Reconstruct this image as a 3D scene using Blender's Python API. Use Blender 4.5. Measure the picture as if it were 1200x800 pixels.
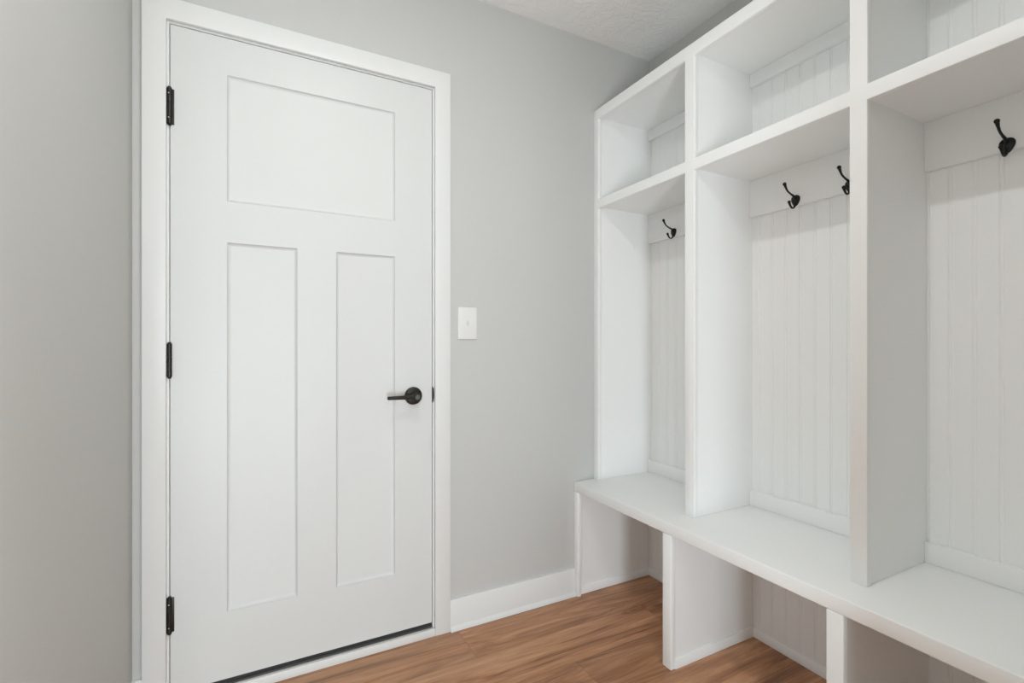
import bpy, bmesh, math, random
from mathutils import Vector, Matrix

for o in list(bpy.data.objects):
    bpy.data.objects.remove(o)
S = bpy.context.scene
COL = S.collection

# ------------------------------------------------------------------ camera
F_PX = 567.52
YAW = 1.0903
cam = bpy.data.cameras.new('camera')
cam.sensor_width = 36.0
cam.lens = F_PX / 1200 * 36.0
cam.shift_y = 3.99 / 1200
cam.clip_start = 0.02
cam_o = bpy.data.objects.new('camera', cam)
COL.objects.link(cam_o)
cam_o.location = (-1.6965, -1.7946, 1.1142)
cam_o.rotation_euler = (math.pi / 2, 0, YAW - math.pi / 2)
S.camera = cam_o

# ------------------------------------------------------------------ view, world, lights
S.view_settings.view_transform = 'Standard'
S.view_settings.look = 'None'
S.view_settings.gamma = 1.0
S.view_settings.use_curve_mapping = False
S.view_settings.exposure = -0.23
w = bpy.data.worlds.new('world')
S.world = w
w.use_nodes = True
w.node_tree.nodes['Background'].inputs[0].default_value = (0.8, 0.9, 1.0, 1)
w.node_tree.nodes['Background'].inputs[1].default_value = 1.0
S.cycles.max_bounces = 16
S.cycles.diffuse_bounces = 12
S.cycles.use_denoising = True


def area(name, loc, rot, sx, sy, power, color, shape='RECTANGLE', spread=math.pi):
    l = bpy.data.lights.new(name, 'AREA')
    l.shape = shape
    l.size = sx
    l.size_y = sy
    l.energy = power
    l.color = color
    l.spread = spread
    o = bpy.data.objects.new(name, l)
    COL.objects.link(o)
    o.location = loc
    o.rotation_euler = rot
    return o


# flush ceiling lamp of the little room
area('ceiling_lamp', (-1.42, -1.125, 2.498), (0, 0, 0), 0.065, 0.065, 9.4, (0.985, 0.99, 0.97), 'DISK')
# unseen area lights for daylight, by the solid far wall behind the camera
area('daylight', (-1.98, -3.39, 0.55), (math.pi / 2, 0, 0), 0.42, 0.9, 54.0, (0.84, 0.935, 1.01))
area('daylight_narrow', (-1.08, -3.39, 0.55), (math.pi / 2, 0, 0), 0.25, 0.9, 7.0, (0.88, 0.96, 1.0))
# added fill light behind the camera, brightening the left wall and door; no window
area('side_fill', (0.49, -2.7, 1.6), (0, math.pi / 2, 0), 1.3, 1.0, 98.0, (0.92, 0.975, 1.0))
# added fill behind the camera, aimed up to brighten the ceiling; no lamp there
area('uplight_fill', (-1.4, -2.5, 0.9), (math.pi, 0, 0), 0.5, 0.5, 8.5, (0.97, 0.98, 0.95))


# ------------------------------------------------------------------ materials
def new_mat(name):
    m = bpy.data.materials.new(name)
    m.use_nodes = True
    nt = m.node_tree
    return m, nt, nt.nodes['Principled BSDF']


def N(nt, t, **kw):
    n = nt.nodes.new(t)
    for k, v in kw.items():
        setattr(n, k, v)
    return n


def paint(name, col, rough=0.45, bump=0.05, scale=220.0, detail=3.0, dist=0.0006, var=0.0):
    m, nt, b = new_mat(name)
    b.inputs['Base Color'].default_value = (*col, 1)
    b.inputs['Roughness'].default_value = rough
    b.inputs['Specular IOR Level'].default_value = 0.35
    tc = N(nt, 'ShaderNodeTexCoord')
    no = N(nt, 'ShaderNodeTexNoise')
    no.inputs['Scale'].default_value = scale
    no.inputs['Detail'].default_value = detail
    nt.links.new(tc.outputs['Object'], no.inputs['Vector'])
    bp = N(nt, 'ShaderNodeBump')
    bp.inputs['Strength'].default_value = bump
    bp.inputs['Distance'].default_value = dist
    nt.links.new(no.outputs['Fac'], bp.inputs['Height'])
    nt.links.new(bp.outputs['Normal'], b.inputs['Normal'])
    if var > 0:
        n2 = N(nt, 'ShaderNodeTexNoise')
        n2.inputs['Scale'].default_value = 1.3
        nt.links.new(tc.outputs['Object'], n2.inputs['Vector'])
        mx = N(nt, 'ShaderNodeMix', data_type='RGBA')
        mx.inputs['A'].default_value = (*[c * (1 - var) for c in col], 1)
        mx.inputs['B'].default_value = (*[min(1, c * (1 + var)) for c in col], 1)
        nt.links.new(n2.outputs['Fac'], mx.inputs['Factor'])
        nt.links.new(mx.outputs['Result'], b.inputs['Base Color'])
    return m


WALL = paint('greige_wall_paint', (0.535, 0.54, 0.528), 0.75, 0.12, 260, 4, 0.0008, 0.015)
WHITE = paint('white_trim_paint', (0.72, 0.73, 0.722), 0.38, 0.04, 120)
DOORW = paint('white_door_paint', (0.64, 0.652, 0.645), 0.42, 0.05, 150)
CAB = paint('white_cabinet_paint', (0.850, 0.862, 0.860), 0.42, 0.05, 140)
PLATE = paint('white_plastic', (0.72, 0.72, 0.71), 0.25, 0.0)


def ceiling_mat():
    m, nt, b = new_mat('textured_ceiling_paint')
    b.inputs['Base Color'].default_value = (0.82, 0.82, 0.81, 1)
    b.inputs['Roughness'].default_value = 0.9
    tc = N(nt, 'ShaderNodeTexCoord')
    n1 = N(nt, 'ShaderNodeTexNoise')
    n1.inputs['Scale'].default_value = 7
    nt.links.new(tc.outputs['Object'], n1.inputs['Vector'])
    mixv = N(nt, 'ShaderNodeMix', data_type='RGBA', blend_type='ADD')
    mixv.inputs['Factor'].default_value = 0.22
    nt.links.new(tc.outputs['Object'], mixv.inputs['A'])
    nt.links.new(n1.outputs['Color'], mixv.inputs['B'])
    mp = N(nt, 'ShaderNodeMapping')
    mp.inputs['Scale'].default_value = (22, 50, 30)
    mp.inputs['Rotation'].default_value = (0, 0, 0.5)
    nt.links.new(mixv.outputs['Result'], mp.inputs['Vector'])
    n2 = N(nt, 'ShaderNodeTexNoise')
    n2.inputs['Scale'].default_value = 1.0
    n2.inputs['Detail'].default_value = 1.5
    n2.inputs['Distortion'].default_value = 0.6
    nt.links.new(mp.outputs['Vector'], n2.inputs['Vector'])
    r = N(nt, 'ShaderNodeValToRGB')
    r.color_ramp.elements[0].position = 0.46
    r.color_ramp.elements[1].position = 0.60
    nt.links.new(n2.outputs['Fac'], r.inputs['Fac'])
    bp = N(nt, 'ShaderNodeBump')
    bp.inputs['Strength'].default_value = 0.36
    bp.inputs['Distance'].default_value = 0.0035
    nt.links.new(r.outputs['Color'], bp.inputs['Height'])
    nt.links.new(bp.outputs['Normal'], b.inputs['Normal'])
    return m


CEIL = ceiling_mat()


def metal(name, col, rough, metallic=0.7):
    m, nt, b = new_mat(name)
    tc = N(nt, 'ShaderNodeTexCoord')
    no = N(nt, 'ShaderNodeTexNoise')
    no.inputs['Scale'].default_value = 60
    nt.links.new(tc.outputs['Object'], no.inputs['Vector'])
    mr = N(nt, 'ShaderNodeMapRange')
    mr.inputs['To Min'].default_value = rough * 0.8
    mr.inputs['To Max'].default_value = rough * 1.2
    nt.links.new(no.outputs['Fac'], mr.inputs['Value'])
    nt.links.new(mr.outputs['Result'], b.inputs['Roughness'])
    b.inputs['Base Color'].default_value = (*col, 1)
    b.inputs['Metallic'].default_value = metallic
    return m


BRONZE = metal('dark_bronze', (0.035, 0.032, 0.028), 0.38)
BLACKM = metal('black_hook_metal', (0.012, 0.012, 0.011), 0.35, 0.5)
STEEL = metal('screw_steel', (0.6, 0.6, 0.58), 0.3, 1.0)
ALU = metal('brushed_sill_aluminium', (0.085, 0.08, 0.08), 0.5, 0.3)
NICKEL = metal('dull_nickel', (0.13, 0.13, 0.125), 0.4, 0.8)
RUBBER = paint('black_rubber', (0.03, 0.03, 0.03), 0.7, 0.0)


def floor_mat():
    m, nt, b = new_mat('vinyl_plank_wood')
    L = nt.links

    def M(op, a, b_=None, c=None):
        n = N(nt, 'ShaderNodeMath', operation=op)
        for i, v in enumerate((a, b_, c)):
            if v is None:
                continue
            if isinstance(v, (int, float)):
                n.inputs[i].default_value = v
            else:
                L.new(v, n.inputs[i])
        return n.outputs[0]
    tc = N(nt, 'ShaderNodeTexCoord')
    sp = N(nt, 'ShaderNodeSeparateXYZ')
    L.new(tc.outputs['Object'], sp.inputs[0])
    W, LEN = 0.180, 1.22
    yv = M('DIVIDE', M('ADD', sp.outputs['Y'], 10 * W + 0.387), W)
    row = M('FLOOR', yv)
    fy = M('FRACT', yv)
    # per-row stagger so butt joints fall at differing places
    off = M('MULTIPLY', row, 0.6235)
    xv = M('ADD', M('DIVIDE', M('ADD', sp.outputs['X'], 0.709 + 4 * LEN), LEN), M('SUBTRACT', off, 0.6235 * 9))
    pl = M('FLOOR', xv)
    fx = M('FRACT', xv)
    idc = N(nt, 'ShaderNodeCombineXYZ')
    L.new(row, idc.inputs[0])
    L.new(pl, idc.inputs[1])
    wn = N(nt, 'ShaderNodeTexWhiteNoise', noise_dimensions='3D')
    L.new(idc.outputs[0], wn.inputs['Vector'])
    # grain coordinates, shifted per plank
    cs = N(nt, 'ShaderNodeCombineXYZ')
    L.new(M('ADD', sp.outputs['X'], M('MULTIPLY', wn.outputs['Value'], 37.0)), cs.inputs[0])
    L.new(sp.outputs['Y'], cs.inputs[1])
    L.new(M('MULTIPLY', wn.outputs['Value'], 11.0), cs.inputs[2])

    def grain(sx, sy, detail, distn, rough=0.55):
        mp = N(nt, 'ShaderNodeMapping')
        mp.inputs['Scale'].default_value = (sx, sy, 1)
        L.new(cs.outputs[0], mp.inputs['Vector'])
        no = N(nt, 'ShaderNodeTexNoise')
        no.inputs['Scale'].default_value = 1
        no.inputs['Detail'].default_value = detail
        no.inputs['Roughness'].default_value = rough
        no.inputs['Distortion'].default_value = distn
        L.new(mp.outputs[0], no.inputs['Vector'])
        return no.outputs['Fac']
    g1 = grain(1.5, 13, 6, 1.6, 0.62)
    g2 = grain(7.0, 150, 4, 0.3)
    g3 = grain(1.0, 5, 2, 0.5)
    r1 = N(nt, 'ShaderNodeValToRGB')
    e = r1.color_ramp.elements
    e[0].position = 0.34
    e[0].color = (0.15, 0.066, 0.031, 1)
    e[1].position = 0.68
    e[1].color = (0.58, 0.32, 0.178, 1)
    k = e.new(0.49)
    k.color = (0.385, 0.186, 0.092, 1)
    L.new(g1, r1.inputs['Fac'])
    # fine grain
    mx = N(nt, 'ShaderNodeMix', data_type='RGBA', blend_type='MULTIPLY')
    mx.inputs['Factor'].default_value = 1.0
    r2 = N(nt, 'ShaderNodeValToRGB')
    r2.color_ramp.elements[0].position = 0.3
    r2.color_ramp.elements[0].color = (0.80, 0.78, 0.76, 1)
    r2.color_ramp.elements[1].position = 0.65
    r2.color_ramp.elements[1].color = (1.06, 1.06, 1.06, 1)
    L.new(g2, r2.inputs['Fac'])
    L.new(r1.outputs[0], mx.inputs['A'])
    L.new(r2.outputs[0], mx.inputs['B'])
    # greyish bleached streaks
    mg = N(nt, 'ShaderNodeMix', data_type='RGBA')
    r3 = N(nt, 'ShaderNodeMapRange')
    r3.inputs['From Min'].default_value = 0.48
    r3.inputs['From Max'].default_value = 0.75
    r3.inputs['To Max'].default_value = 0.55
    L.new(g3, r3.inputs['Value'])
    L.new(r3.outputs[0], mg.inputs['Factor'])
    L.new(mx.outputs['Result'], mg.inputs['A'])
    mg.inputs['B'].default_value = (0.50, 0.305, 0.19, 1)
    # plank-to-plank brightness
    mr = N(nt, 'ShaderNodeMapRange')
    mr.inputs['To Min'].default_value = 0.86
    mr.inputs['To Max'].default_value = 1.14
    L.new(wn.outputs['Value'], mr.inputs['Value'])
    hv = N(nt, 'ShaderNodeHueSaturation')
    L.new(mr.outputs[0], hv.inputs['Value'])
    L.new(mg.outputs['Result'], hv.inputs['Color'])
    # knots: dark elongated rings at a few places
    last = hv.outputs['Color']
    for (kx, ky, sx, sy) in ((-0.300, -0.222, 0.095, 0.026), (-0.180, -0.245, 0.03, 0.014), (-0.62, -0.93, 0.09, 0.022), (-1.25, -0.62, 0.07, 0.02)):
        dx = M('DIVIDE', M('SUBTRACT', sp.outputs['X'], kx), sx)
        dy = M('DIVIDE', M('ADD', M('SUBTRACT', sp.outputs['Y'], ky), M('MULTIPLY', M('SUBTRACT', g1, 0.5), 0.05)), sy)
        d = M('SQRT', M('ADD', M('MULTIPLY', dx, dx), M('MULTIPLY', dy, dy)))
        rr = N(nt, 'ShaderNodeValToRGB')
        ee = rr.color_ramp.elements
        ee[0].position = 0.0
        ee[0].color = (0.34, 0.28, 0.25, 1)
        ee[1].position = 1.0
        ee[1].color = (1, 1, 1, 1)
        q = ee.new(0.22)
        q.color = (0.72, 0.66, 0.62, 1)
        q = ee.new(0.34)
        q.color = (0.55, 0.48, 0.44, 1)
        q = ee.new(0.5)
        q.color = (0.85, 0.8, 0.78, 1)
        L.new(M('MULTIPLY', d, 0.62), rr.inputs['Fac'])
        mk = N(nt, 'ShaderNodeMix', data_type='RGBA', blend_type='MULTIPLY')
        mk.inputs['Factor'].default_value = 1.0
        L.new(last, mk.inputs['A'])
        L.new(rr.outputs[0], mk.inputs['B'])
        last = mk.outputs['Result']
    # seams
    ey = M('MULTIPLY', M('MINIMUM', fy, M('SUBTRACT', 1.0, fy)), W)
    ex = M('MULTIPLY', M('MINIMUM', fx, M('SUBTRACT', 1.0, fx)), LEN)
    ed = M('MINIMUM', ex, ey)
    sm = N(nt, 'ShaderNodeMapRange')
    sm.inputs['From Min'].default_value = 0.0004
    sm.inputs['From Max'].default_value = 0.0016
    L.new(ed, sm.inputs['Value'])
    ms = N(nt, 'ShaderNodeMix', data_type='RGBA', blend_type='MULTIPLY')
    ms.inputs['Factor'].default_value = 1.0
    sc = N(nt, 'ShaderNodeValToRGB')
    sc.color_ramp.elements[0].color = (0.72, 0.68, 0.65, 1)
    L.new(sm.outputs[0], sc.inputs['Fac'])
    L.new(last, ms.inputs['A'])
    L.new(sc.outputs[0], ms.inputs['B'])
    L.new(ms.outputs['Result'], b.inputs['Base Color'])
    b.inputs['Roughness'].default_value = 0.42
    b.inputs['Specular IOR Level'].default_value = 0.45
    hh = M('ADD', M('MULTIPLY', g2, 0.25), sm.outputs[0])
    bp = N(nt, 'ShaderNodeBump')
    bp.inputs['Strength'].default_value = 0.25
    bp.inputs['Distance'].default_value = 0.0008
    L.new(hh, bp.inputs['Height'])
    L.new(bp.outputs[0], b.inputs['Normal'])
    return m


FLOORM = floor_mat()


# ------------------------------------------------------------------ mesh helpers
def box(bm, x0, x1, y0, y1, z0, z1, bev=0.0, seg=2):
    x0, x1 = sorted((x0, x1))
    y0, y1 = sorted((y0, y1))
    z0, z1 = sorted((z0, z1))
    vs = [bm.verts.new(p) for p in ((x0, y0, z0), (x1, y0, z0), (x1, y1, z0), (x0, y1, z0), (x0, y0, z1), (x1, y0, z1), (x1, y1, z1), (x0, y1, z1))]
    fs = [bm.faces.new([vs[i] for i in f]) for f in ((0, 3, 2, 1), (4, 5, 6, 7), (0, 1, 5, 4), (1, 2, 6, 5), (2, 3, 7, 6), (3, 0, 4, 7))]
    if bev > 0:
        es = list({e for f in fs for e in f.edges})
        bmesh.ops.bevel(bm, geom=es, offset=bev, segments=seg, affect='EDGES', profile=0.5)
    return bm


def prism(bm, prof, axis, a0, a1, bev=0.0):
    """closed 2-D profile extruded along an axis; prof in the other two axes, in xyz order"""
    def P(p, a):
        return {'x': (a, p[0], p[1]), 'y': (p[0], a, p[1]), 'z': (p[0], p[1], a)}[axis]
    A = [bm.verts.new(P(p, a0)) for p in prof]
    B = [bm.verts.new(P(p, a1)) for p in prof]
    n = len(prof)
    for i in range(n):
        j = (i + 1) % n
        bm.faces.new((A[i], A[j], B[j], B[i]))
    bm.faces.new(A[::-1])
    bm.faces.new(B)
    return bm


def cells(bm, axis, cu, cv, filled, a0, a1, bev=0.0015):
    """slab made of the filled cells of a grid (u, v), thickness a0..a1 on the axis, edges eased"""
    def P(u, v, a):
        return {'x': (a, u, v), 'y': (u, a, v)}[axis]
    V = {}

    def vert(i, j, k):
        if (i, j, k) not in V:
            V[(i, j, k)] = bm.verts.new(P(cu[i], cv[j], (a0, a1)[k]))
        return V[(i, j, k)]
    nu, nv = len(cu) - 1, len(cv) - 1
    isf = lambda i, j: 0 <= i < nu and 0 <= j < nv and filled(i, j)
    for i in range(nu):
        for j in range(nv):
            if not isf(i, j):
                continue
            for k in (0, 1):
                bm.faces.new([vert(i, j, k), vert(i + 1, j, k), vert(i + 1, j + 1, k), vert(i, j + 1, k)])
            if not isf(i - 1, j):
                bm.faces.new([vert(i, j, 0), vert(i, j + 1, 0), vert(i, j + 1, 1), vert(i, j, 1)])
            if not isf(i + 1, j):
                bm.faces.new([vert(i + 1, j, 0), vert(i + 1, j + 1, 0), vert(i + 1, j + 1, 1), vert(i + 1, j, 1)])
            if not isf(i, j - 1):
                bm.faces.new([vert(i, j, 0), vert(i + 1, j, 0), vert(i + 1, j, 1), vert(i, j, 1)])
            if not isf(i, j + 1):
                bm.faces.new([vert(i, j + 1, 0), vert(i + 1, j + 1, 0), vert(i + 1, j + 1, 1), vert(i, j + 1, 1)])
    bmesh.ops.recalc_face_normals(bm, faces=bm.faces)
    if bev:
        bm.normal_update()
        es = [e for e in bm.edges if len(e.link_faces) == 2 and e.calc_face_angle(0) > 0.5]
        bmesh.ops.bevel(bm, geom=es, offset=bev, segments=2, affect='EDGES', profile=0.5)
    return bm


def tube(bm, pts, rads, seg=12, ball_ends=False):
    """round tube along a smoothed polyline with varying radius"""
    pts = [Vector(p) for p in pts]
    P, R = [], []
    n = len(pts)
    for i in range(n - 1):
        p0 = pts[max(i - 1, 0)]
        p1, p2 = pts[i], pts[i + 1]
        p3 = pts[min(i + 2, n - 1)]
        for s in range(6):
            t = s / 6
            P.append(0.5 * ((2 * p1) + (-p0 + p2) * t + (2 * p0 - 5 * p1 + 4 * p2 - p3) * t * t + (-p0 + 3 * p1 - 3 * p2 + p3) * t ** 3))
            R.append(rads[i] * (1 - t) + rads[i + 1] * t)
    P.append(pts[-1])
    R.append(rads[-1])
    up = Vector((0.0, 1.0, 0.0))
    rings = []
    for i, p in enumerate(P):
        d = (P[min(i + 1, len(P) - 1)] - P[max(i - 1, 0)]).normalized()
        a = d.cross(up)
        if a.length < 1e-4:
            a = d.cross(Vector((1, 0, 0)))
        a.normalize()
        b = d.cross(a).normalized()
        rings.append([bm.verts.new(p + R[i] * (math.cos(2 * math.pi * k / seg) * a + math.sin(2 * math.pi * k / seg) * b)) for k in range(seg)])
    for A, B in zip(rings, rings[1:]):
        for k in range(seg):
            bm.faces.new((A[k], A[(k + 1) % seg], B[(k + 1) % seg], B[k]))
    bm.faces.new(rings[0][::-1])
    bm.faces.new(rings[-1])
    return bm


def ball(bm, c, r, sx=1, sy=1, sz=1):
    bmesh.ops.create_uvsphere(bm, u_segments=20, v_segments=12, radius=r, matrix=Matrix.Translation(c) @ Matrix.Diagonal((sx, sy, sz, 1)))
    return bm


def lathe_y(bm, cx, cz, prof, seg=48):
    """solid of revolution about an axis along Y; prof = [(y, radius)]"""
    rings = [[bm.verts.new((cx + r * math.cos(2 * math.pi * k / seg), y, cz + r * math.sin(2 * math.pi * k / seg))) for k in range(seg)] for y, r in prof]
    for A, B in zip(rings, rings[1:]):
        for k in range(seg):
            bm.faces.new((A[k], A[(k + 1) % seg], B[(k + 1) % seg], B[k]))
    bm.faces.new(rings[0][::-1])
    bm.faces.new(rings[-1])
    return bm


def lathe_z(bm, cx, cy, prof, seg=24):
    rings = [[bm.verts.new((cx + r * math.cos(2 * math.pi * k / seg), cy + r * math.sin(2 * math.pi * k / seg), z)) for k in range(seg)] for z, r in prof]
    for A, B in zip(rings, rings[1:]):
        for k in range(seg):
            bm.faces.new((A[k], A[(k + 1) % seg], B[(k + 1) % seg], B[k]))
    bm.faces.new(rings[0][::-1])
    bm.faces.new(rings[-1])
    return bm


def obj(name, bm, mat, parent=None, smooth=True, label=None):
    bmesh.ops.recalc_face_normals(bm, faces=bm.faces)
    me = bpy.data.meshes.new(name)
    bm.to_mesh(me)
    bm.free()
    me.materials.append(mat)
    if smooth:
        for p in me.polygons:
            p.use_smooth = True
        me.set_sharp_from_angle(angle=math.radians(38))
    o = bpy.data.objects.new(name, me)
    COL.objects.link(o)
    if parent is not None:
        o.parent = parent
        root, loc = parent, Vector()
        while root is not None:
            loc += root.location
            root = root.parent
        for v in me.vertices:          # all shapes are written in room coordinates
            v.co -= loc
    if label:
        o['label'] = label
    return o


def struct(name, bm, mat, label, cat, smooth=True):
    o = obj(name, bm, mat, None, smooth)
    o['kind'] = 'structure'
    o['label'] = label
    o['category'] = cat
    return o


def thing(name, label, cat, loc, kind=None):
    o = bpy.data.objects.new(name, None)
    o.empty_display_size = 0.05
    COL.objects.link(o)
    o.location = loc
    o['label'] = label
    o['category'] = cat
    if kind:
        o['kind'] = kind
    return o


NB = bmesh.new
# ------------------------------------------------------------------ room shell
H = 2.504
XL = -2.0313       # left wall
YJ = -1.90         # where the little room opens to the larger one behind the camera
YB = -3.40         # far wall of the room behind
XL2, XR2 = -3.9, 0.5
XE = -0.84         # free end of the unseen locker-end wall, placed to shade the third bay
struct('floor', box(NB(), XL2 - 0.1, XR2 + 0.1, YB - 0.1, 0.16, -0.05, 0.0), FLOORM, 'warm brown wood plank floor', 'floor')
struct('ceiling', box(NB(), XL2 - 0.1, XR2 + 0.1, YB - 0.1, 0.1, H, H + 0.08), CEIL, 'white ceiling with a swirled rough texture', 'ceiling')
OX0, OX1, OZ = -1.966, -1.082, 2.120          # rough opening for the door
bm = NB()
cells(bm, 'y', [XL - 0.1, OX0, OX1, 0.1], [0.0, OZ, H], lambda i, j: not (i == 1 and j == 0), 0.0, 0.12, 0)
struct('wall_back', bm, WALL, 'grey painted wall holding the white door and the light switch', 'wall')
struct('wall_left', box(NB(), XL - 0.1, XL, YJ, 0.0, 0, H), WALL, 'grey painted wall at the left edge, beside the door hinges', 'wall')
struct('wall_right', box(NB(), 0.0, 0.1, -1.69, 0.0, 0, H), WALL, 'grey painted wall behind and above the white lockers', 'wall')
struct('wall_end', box(NB(), XE, XR2 + 0.1, YJ, -1.69, 0, H), WALL, 'short unseen grey wall closing the right end of the lockers', 'wall')
struct('wall_return', box(NB(), XL2 - 0.1, XL - 0.1, YJ, YJ + 0.12, 0, H), WALL, 'grey wall behind the camera, left of the opening', 'wall')
struct('wall_far_left', box(NB(), XL2 - 0.1, XL2, YB - 0.1, YJ, 0, H), WALL, 'grey left wall of the room behind the camera', 'wall')
struct('wall_far_right', box(NB(), XR2, XR2 + 0.1, YB - 0.1, YJ, 0, H), WALL, 'grey right wall of the room behind the camera', 'wall')
struct('wall_front', box(NB(), XL2 - 0.1, XR2 + 0.1, YB - 0.12, YB, 0, H), WALL, 'grey far wall of the room behind the camera', 'wall')

# baseboards with shoe moulding
BH, BT = 0.120, 0.014


def baseboard_prof(sign=-1):
    # (offset from the wall, z)
    return [(0.0, 0.0), (sign * 0.024, 0.0), (sign * 0.0235, 0.008), (sign * 0.020, 0.014), (sign * BT, 0.0175), (sign * BT, BH - 0.004), (sign * (BT - 0.003), BH), (0.0, BH)]


bm = NB()
prism(bm, baseboard_prof(), 'x', -1.0388, -0.4515)
prism(bm, baseboard_prof(), 'x', XL, -2.0072)
struct('baseboard_back', bm, WHITE, 'white baseboard between the door casing and the bench', 'baseboard')
bm = NB()
prism(bm, [(XL - p, z) for p, z in baseboard_prof()], 'y', YJ, -0.0245)
struct('baseboard_left', bm, WHITE, 'white baseboard along the foot of the left wall', 'baseboard')
bm = NB()
box(bm, XE - 0.014, XE, YJ, -1.676, 0.0, BH, 0.002)
box(bm, XE, -0.455, -1.69, -1.676, 0.0, BH, 0.002)
struct('baseboard_end', bm, WHITE, 'white baseboard on the short wall at the locker end', 'baseboard')

# door casing (three flat boards), jamb and threshold
CX0, CI0, CI1, CX1 = -2.0069, -1.9473, -1.1004, -1.0388
CT, CIT = 2.1656, 2.1019
bm = NB()
cells(bm, 'y', [CX0, CI0, CI1, CX1], [0.0, CIT, CT], lambda i, j: not (i == 1 and j == 0), -0.017, 0.0, 0.002)
struct('trim_1', bm, WHITE, 'flat white casing around the door', 'door casing')
DX0, DX1, DZ0, DZ1 = -1.9386, -1.1085, 0.0475, 2.0935
bm = NB()
J0, J1, JT = DX0 - 0.0022, DX1 + 0.0028, DZ1 + 0.003
for a, b in ((OX0, J0), (J1, OX1)):
    box(bm, a, b, 0.0, 0.118, 0.0, OZ)
box(bm, J0, J1, 0.0, 0.118, JT, OZ)
# stops that the slab closes against
box(bm, J0, J0 + 0.012, 0.038, 0.075, 0.0, JT)
box(bm, J1 - 0.012, J1, 0.038, 0.075, 0.0, JT)
box(bm, J0, J1, 0.038, 0.075, JT - 0.012, JT)
# back closing board of the far side of the opening
struct('trim_2', bm, WHITE, 'white door jamb edge seen between casing and door slab', 'door jamb')
bm = NB()
box(bm, CI0 + 0.0005, CI1 - 0.0005, -0.0165, -0.0005, 0.0, 0.029, 0.002)
o_riser = struct('trim_3', bm, WHITE, 'low white strip on the floor below the door', 'threshold')
bm = NB()
prism(bm, [(0.0, 0.001), (0.0, 0.029), (0.006, 0.034), (0.03, 0.036), (0.10, 0.036), (0.118, 0.028), (0.118, 0.001)], 'x', J0 + 0.0005, J1 - 0.0005)
struct('threshold', bm, ALU, 'dull grey metal sill under the closed door', 'door sill')
struct('wall_beyond', box(NB(), OX0 - 0.1, OX1 + 0.1, 0.121, 0.14, 0.0, OZ + 0.1), WALL, 'wall surface closing the space beyond the door', 'wall')

# ------------------------------------------------------------------ the door
door = thing('door_1', 'white three-panel craftsman door with black hinges and black lever', 'door', (DX0, 0.0, DZ0), 'structure')


def door_slab():
    bm = NB()
    a, b, c, d = -1.7888, -1.5826, -1.4576, -1.2500
    z1, z2, z3, z4 = 0.2610, 1.4420, 1.5735, 1.9770
    xs = [DX0, a, b, c, d, DX1]
    zs = [DZ0, z1, z2, z3, z4, DZ1]
    V = {}

    def v(x, y, z):
        k = (round(x, 5), round(y, 5), round(z, 5))
        if k not in V:
            V[k] = bm.verts.new((x, y, z))
        return V[k]
    Y0 = 0.0005
    for i in range(5):
        for j in range(5):
            if (j == 3 and i in (1, 2, 3)) or (j == 1 and i in (1, 3)):
                continue
            bm.faces.new([v(xs[i], Y0, zs[j]), v(xs[i + 1], Y0, zs[j]), v(xs[i + 1], Y0, zs[j + 1]), v(xs[i], Y0, zs[j + 1])])

    def recess(x0, x1, za, zb, extra):
        # three nested rings: sharp lip, sloping cove, flat field
        rings = []
        for ins, dep in ((0.0, 0.0), (0.0010, 0.0030), (0.0085, 0.0090), (0.0115, 0.0095)):
            top = [(x0 + ins, zb - ins)]
            if extra and ins == 0:
                top = [(x1, zb), (c, zb), (b, zb), (x0, zb)]
                bot = [(x0, za), (b, za), (c, za), (x1, za)]
                rings.append(bot + top)
            else:
                rings.append([(x0 + ins, za + ins), (x1 - ins, za + ins), (x1 - ins, zb - ins), (x0 + ins, zb - ins)])
            rings[-1] = [v(p[0], Y0 + dep, p[1]) for p in rings[-1]]
        R0, R1 = rings[0], rings[1]
        if extra:
            bm.faces.new([R0[0], R0[1], R0[2], R0[3], R1[1], R1[0]])
            bm.faces.new([R0[3], R0[4], R1[2], R1[1]])
            bm.faces.new([R0[4], R0[5], R0[6], R0[7], R1[3], R1[2]])
            bm.faces.new([R0[7], R0[0], R1[0], R1[3]])
        else:
            for k in range(4):
                bm.faces.new([R0[k], R0[(k + 1) % 4], R1[(k + 1) % 4], R1[k]])
        for A, B in zip(rings[1:], rings[2:]):
            for k in range(4):
                bm.faces.new([A[k], A[(k + 1) % 4], B[(k + 1) % 4], B[k]])
        bm.faces.new(rings[-1])
    recess(a, d, z3, z4, True)
    recess(a, b, z1, z2, False)
    recess(c, d, z1, z2, False)
    # sides and back
    Yb = 0.0365
    outer = [(x, DZ0) for x in xs] + [(DX1, z) for z in zs[1:]] + [(x, DZ1) for x in xs[-2::-1]] + [(DX0, z) for z in zs[-2:0:-1]]
    F = [v(x, Y0, z) for x, z in outer]
    B = [v(x, Yb, z) for x, z in outer]
    n = len(F)
    for k in range(n):
        bm.faces.new([F[k], F[(k + 1) % n], B[(k + 1) % n], B[k]])
    bm.faces.new(B)
    return bm


slab = obj('door_slab', door_slab(), DOORW, door)
bm = NB()
box(bm, DX0 + 0.004, DX1 - 0.004, 0.004, 0.034, 0.0375, DZ0)
box(bm, DX0 + 0.004, DX1 - 0.004, 0.0025, 0.006, 0.0370, DZ0 + 0.002)
obj('door_sweep', bm, RUBBER, door, label='black rubber sweep under the door')


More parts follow.
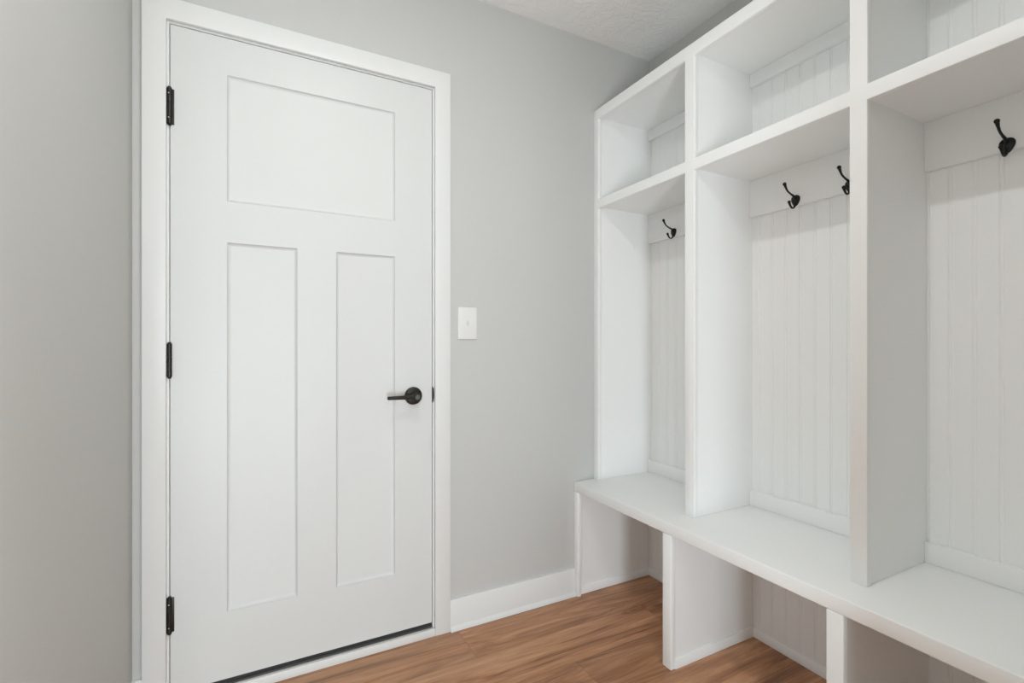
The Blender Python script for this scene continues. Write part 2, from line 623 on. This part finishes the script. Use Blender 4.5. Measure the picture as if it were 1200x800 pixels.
def hinge(z0, z1, style):
    xc, yc, r = DX0 - 0.001, -0.0068, 0.0066
    bm = NB()
    L = z1 - z0
    g = 0.0006
    n = 5
    prof = []
    for k in range(n):
        a = z0 + L * k / n
        b = z0 + L * (k + 1) / n
        prof += [(a, r - 0.0012), (a + g, r), (b - g, r), (b, r - 0.0012)]
    lathe_z(bm, xc, yc, prof)
    h = obj('hinge', bm, BRONZE, door)
    if style == 'wide':
        bm = NB()
        for sx in (-1, 1):
            a = xc + sx * 0.003
            b = xc + sx * 0.0115
            box(bm, a, b, -0.0035, 0.0, z0 + 0.001, z1 - 0.001, 0.0008)
        obj('hinge_leaf', bm, BRONZE, h)
    bm = NB()
    for z, s in ((z1, 1), (z0, -1)):
        lathe_z(bm, xc, yc, [(z, 0.0045), (z + s * 0.0025, 0.0052), (z + s * 0.0045, 0.0035)])
    obj('hinge_pin', bm, BRONZE if style != 'tip' else STEEL, h)
    if style == 'wide':
        bm = NB()
        for z in ((z0 + 0.018), (z1 - 0.018)):
            lathe_y(bm, xc - 0.0010, z, [(yc - r + 0.0012, 0.0022), (yc - r - 0.0008, 0.0017)], 12)
        obj('hinge_screw', bm, STEEL, h, label='bright screw heads in the hinge')
    return h


hinge(1.786, 1.896, 'wide')
hinge(1.016, 1.118, 'plain')
hinge(0.237, 0.344, 'wide')

# lever handle
hx, hz = -1.1825, 0.9224
bm = NB()
lathe_y(bm, hx, hz, [(0.0005, 0.033), (-0.004, 0.0335), (-0.009, 0.0325), (-0.012, 0.029), (-0.0135, 0.024), (-0.0145, 0.016)])
handle = obj('door_handle', bm, BRONZE, door, label='black round rose with a straight lever')
bm = NB()
lathe_y(bm, hx, hz, [(-0.0135, 0.013), (-0.030, 0.0122), (-0.036, 0.0145), (-0.058, 0.0145), (-0.0605, 0.0125)], 32)
tube(bm, [(hx - 0.004, -0.047, hz), (hx - 0.03, -0.048, hz), (hx - 0.065, -0.050, hz), (hx - 0.105, -0.050, hz)], [0.0105, 0.0085, 0.0072, 0.0066], 14)
ball(bm, (hx - 0.105, -0.050, hz), 0.0066, 0.5, 1, 1)
obj('lever', bm, BRONZE, handle)
bm = NB()
lathe_y(bm, hx, hz, [(-0.0603, 0.0088), (-0.0622, 0.0084)], 24)
box(bm, hx - 0.0009, hx + 0.0009, -0.0630, -0.0620, hz - 0.0045, hz + 0.0045)
obj('key_cylinder', bm, NICKEL, handle, label='dull key cylinder in the lever hub')
# strike plate lip
bm = NB()
pts = []
for k in range(13):
    t = -1 + 2 * k / 12
    pts.append((DX1 + 0.0012 + 0.0062 * math.sqrt(max(0, 1 - t * t)) ** 0.8, hz + 0.001 + 0.031 * t))
pr = [(DX1 + 0.0003, hz - 0.031), ] + pts + [(DX1 + 0.0003, hz + 0.033)]
prism(bm, pr, 'y', -0.003, 0.0)
obj('strike_plate', bm, BLACKM, door, label='black curved strike lip on the jamb')

# ------------------------------------------------------------------ light switch
sw = thing('light_switch', 'white toggle light switch on the grey wall right of the door', 'light switch', (-0.963, 0.0, 1.200))
bm = NB()
x0, x1, z0, z1 = -1.0040, -0.9220, 1.1365, 1.2640
box(bm, x0, x1, -0.0062, -0.0004, z0, z1, 0.0028, 3)
obj('wall_plate', bm, PLATE, sw)
bm = NB()
box(bm, -0.9680, -0.9580, -0.0072, -0.005, 1.188, 1.212, 0.0006)
prism(bm, [(-0.006, 1.1985), (-0.0145, 1.2105), (-0.0165, 1.2075), (-0.0165, 1.2045), (-0.006, 1.190)], 'x', -0.9665, -0.9595)
obj('toggle', bm, PLATE, sw)
for zz in (1.1700, 1.2300):
    bm = NB()
    lathe_y(bm, -0.963, zz, [(-0.0060, 0.0028), (-0.0070, 0.0024)], 16)
    obj('screw', bm, PLATE, sw)

# ------------------------------------------------------------------ lockers
XF = -0.3392
TH = 0.019
XS = XF + TH                     # back of the face frame
LT, LRB = 2.1822, 2.1366         # top rail
ST, SB = 1.7723, 1.7327          # shelf rail
BTZ = 0.5024                     # seat top
ys = [-0.0010, -0.0325, -0.5361, -0.5775, -1.0848, -1.1260, -1.6340, -1.6670]
INS = 0.0050                     # panels sit a little inside the stiles
Y_END = ys[-1]
lockers = thing('locker_unit', 'white built-in lockers with upper cubbies above the bench', 'lockers', (-0.17, -0.83, BTZ))
zs = [BTZ + 0.0004, SB, ST, LRB, LT]
cy_ = ys[::-1]
bm = NB()
cells(bm, 'x', cy_, zs, lambda i, j: (i % 2 == 0) or j in (1, 3), XF, XS, 0.0018)
obj('face_frame', bm, CAB, lockers)
# top, sides, dividers, shelves
PB = -0.018                      # face of the beadboard
obj('top_panel', box(NB(), XS, -0.001, Y_END, -0.001, LRB + 0.009, LT - 0.004), CAB, lockers)
obj('side_panel', box(NB(), XS, PB, ys[0], ys[1] + INS, BTZ + 0.0004, LRB + 0.009), CAB, lockers)
obj('side_panel', box(NB(), XS, PB, ys[6] - INS, ys[7], BTZ + 0.0004, LRB + 0.009), CAB, lockers)
for k in (2, 4):
    obj('divider', box(NB(), XS, PB, ys[k] - INS, ys[k + 1] + INS, BTZ + 0.0004, LRB + 0.009), CAB, lockers)
bays = [(ys[1] + INS, ys[2] - INS), (ys[3] + INS, ys[4] - INS), (ys[5] + INS, ys[6] - INS)]
for a, b in bays:
    obj('shelf', box(NB(), XS, PB, a, b, SB + 0.006, ST - 0.001), CAB, lockers)


def beadboard(bm, ya, yb, z0, z1, xb, xf, phase=-0.6548, period=0.05183):
    """tongue-and-groove sheet with a round bead between two fine grooves"""
    prof = []                       # (x, y) along the front from ya (near the door) to yb
    g = 0.0016                      # groove depth
    y = ya
    prof.append((xf, ya))
    k = math.ceil((phase - ya) / period)
    while True:
        c = phase - k * period
        if c < yb + 0.008:
            break
        if c < ya - 0.008:
            prof += [(xf, c + 0.0058), (xf + g, c + 0.0046), (xf + g, c + 0.0040)]
            for q in range(7):
                an = math.pi * q / 6
                prof.append((xf + g * 0.9 - math.sin(an) * g * 0.9, c + 0.0036 * math.cos(an)))
            prof += [(xf + g, c - 0.0040), (xf + g, c - 0.0046), (xf, c - 0.0058)]
        k += 1
    prof.append((xf, yb))
    prof += [(xb, yb), (xb, ya)]
    prism(bm, prof, 'z', z0, z1)
    return bm


obj('beadboard_back', beadboard(NB(), -0.0015, Y_END, BTZ + 0.0004, LRB + 0.009, -0.001, PB), CAB, lockers, smooth=False)
XR = PB - 0.017
rails = []
for a, b in bays:
    a2, b2 = a - 0.0002, b + 0.0002
    obj('cubby_rail', box(NB(), XR, PB, a2, b2, 2.0960, LRB + 0.009, 0.001), CAB, lockers)
    rails.append(obj('hook_rail', box(NB(), XR, PB, a2, b2, 1.6010, SB + 0.006, 0.001), CAB, lockers))
    obj('base_trim', box(NB(), XR, PB, a2, b2, BTZ + 0.0004, 0.5600, 0.001), CAB, lockers)


# ------------------------------------------------------------------ coat hooks
def plate_mesh(bm, x, y, z):
    out = []
    # shield: broad round top, narrowing to a rounded foot
    for k in range(28):
        t = 2 * math.pi * k / 28
        cz = math.sin(t)
        wv = 0.0190 * (0.78 + 0.26 * cz)
        out.append((y + wv * math.cos(t), z + 0.0195 * cz))
    A = [bm.verts.new((x, p[0], p[1])) for p in out]
    B = [bm.verts.new((x - 0.003, p[0], p[1])) for p in out]
    C = [bm.verts.new((x - 0.0055, y + (p[0] - y) * 0.78, z + (p[1] - z) * 0.78)) for p in out]
    n = len(out)
    for P, Q in ((A, B), (B, C)):
        for k in range(n):
            bm.faces.new((P[k], P[(k + 1) % n], Q[(k + 1) % n], Q[k]))
    bm.faces.new(A[::-1])
    bm.faces.new(C)
    return bm


def make_hook(y, z):
    x = XR
    h = bpy.data.objects.new('coat_hook', None)
    h.empty_display_size = 0.02
    COL.objects.link(h)
    h.parent = lockers
    h.location = Vector((x, y, z)) - lockers.location
    h['label'] = 'small black double coat hook'
    obj('mounting_plate', plate_mesh(NB(), x, y, z), BLACKM, h)
    bm = NB()
    up = [(0.002, 0.004), (0.012, 0.014), (0.030, 0.020), (0.045, 0.0265), (0.055, 0.036), (0.0620, 0.0475)]
    tube(bm, [(x - a, y, z + b) for a, b in up], [0.0052, 0.0040, 0.0031, 0.0029, 0.0033, 0.0052])
    ball(bm, (x - 0.0630, y, z + 0.0485), 0.0060)
    obj('upper_prong', bm, BLACKM, h)
    bm = NB()
    lo = [(0.002, -0.004), (0.006, -0.018), (0.014, -0.0265), (0.024, -0.0270), (0.032, -0.0200), (0.0370, -0.0110)]
    tube(bm, [(x - a, y, z + b) for a, b in lo], [0.0050, 0.0040, 0.0032, 0.0030, 0.0033, 0.0046])
    ball(bm, (x - 0.0380, y, z - 0.0095), 0.0054)
    obj('lower_prong', bm, BLACKM, h)
    bm = NB()
    for dy, dz in ((0.0, -0.0145),):
        bmesh.ops.create_cone(bm, cap_ends=True, segments=14, radius1=0.0026, radius2=0.0018, depth=0.003,
                              matrix=Matrix.Translation((x - 0.0055, y + dy, z + dz)) @ Matrix.Rotation(-math.pi / 2, 4, 'Y'))
    obj('screw', bm, STEEL, h)
    return h


hk = make_hook(-0.1903, 1.6215)


def copy_hook(src, y, z):
    c = src.copy()
    COL.objects.link(c)
    c.location = Vector((XR, y, z)) - lockers.location
    for ch in list(src.children):
        d = ch.copy()
        COL.objects.link(d)
        d.parent = c
    return c


for y, z in ((-0.7526, 1.6175), (-0.9290, 1.6175), (-1.2925, 1.6125)):
    copy_hook(hk, y, z)

# ------------------------------------------------------------------ bench
BX = -0.4501
AB = 0.4614                       # underside of the front edge
qs = [-0.0010, -0.0325, -0.5392, -0.5780, -1.0895, -1.1294, -1.6340, -1.6670]
bench = thing('bench', 'long white built-in bench with open shoe bays under the lockers', 'bench', (-0.22, -0.83, 0.0))
obj('seat_board', box(NB(), BX, -0.001, Y_END, -0.001, AB, BTZ, 0.003, 3), CAB, bench)
for k in range(0, 8, 2):
    obj('support_post', box(NB(), BX, BX + TH, qs[k + 1], qs[k], 0.0005, AB + 0.0006 - 0.001, 0.0018), CAB, bench)
pin = [(-0.001, -0.0115), (qs[2] - 0.006, qs[3] + 0.006), (qs[4] - 0.006, qs[5] + 0.006), (qs[6] - 0.006, qs[7])]
pn = ['end_panel', 'divider', 'divider', 'end_panel']
for (a, b), n in zip(pin, pn):
    obj(n, box(NB(), BX + TH, PB, a, b, 0.0005, AB), CAB, bench)
obj('beadboard_back', beadboard(NB(), -0.0015, Y_END, 0.0005, AB, -0.001, PB + 0.002, phase=-0.6548), CAB, bench, smooth=False)
ub = [(pin[0][1], pin[1][0]), (pin[1][1], pin[2][0]), (pin[2][1], pin[3][0])]


def shoe(bm, along, a0, a1, base, sgn, h=0.034, t=0.0085):
    prof = [(base, 0.0005), (base + sgn * t, 0.0005), (base + sgn * t, h - 0.006), (base + sgn * (t - 0.004), h), (base, h)]
    prism(bm, prof, along, a0, a1)
    return bm


for a, b in ub:
    bm = NB()
    shoe(bm, 'x', BX + TH, PB + 0.002, a, -1)
    shoe(bm, 'x', BX + TH, PB + 0.002, b, 1)
    shoe(bm, 'y', a, b, PB + 0.002, -1)
    obj('shoe_moulding', bm, CAB, bench)
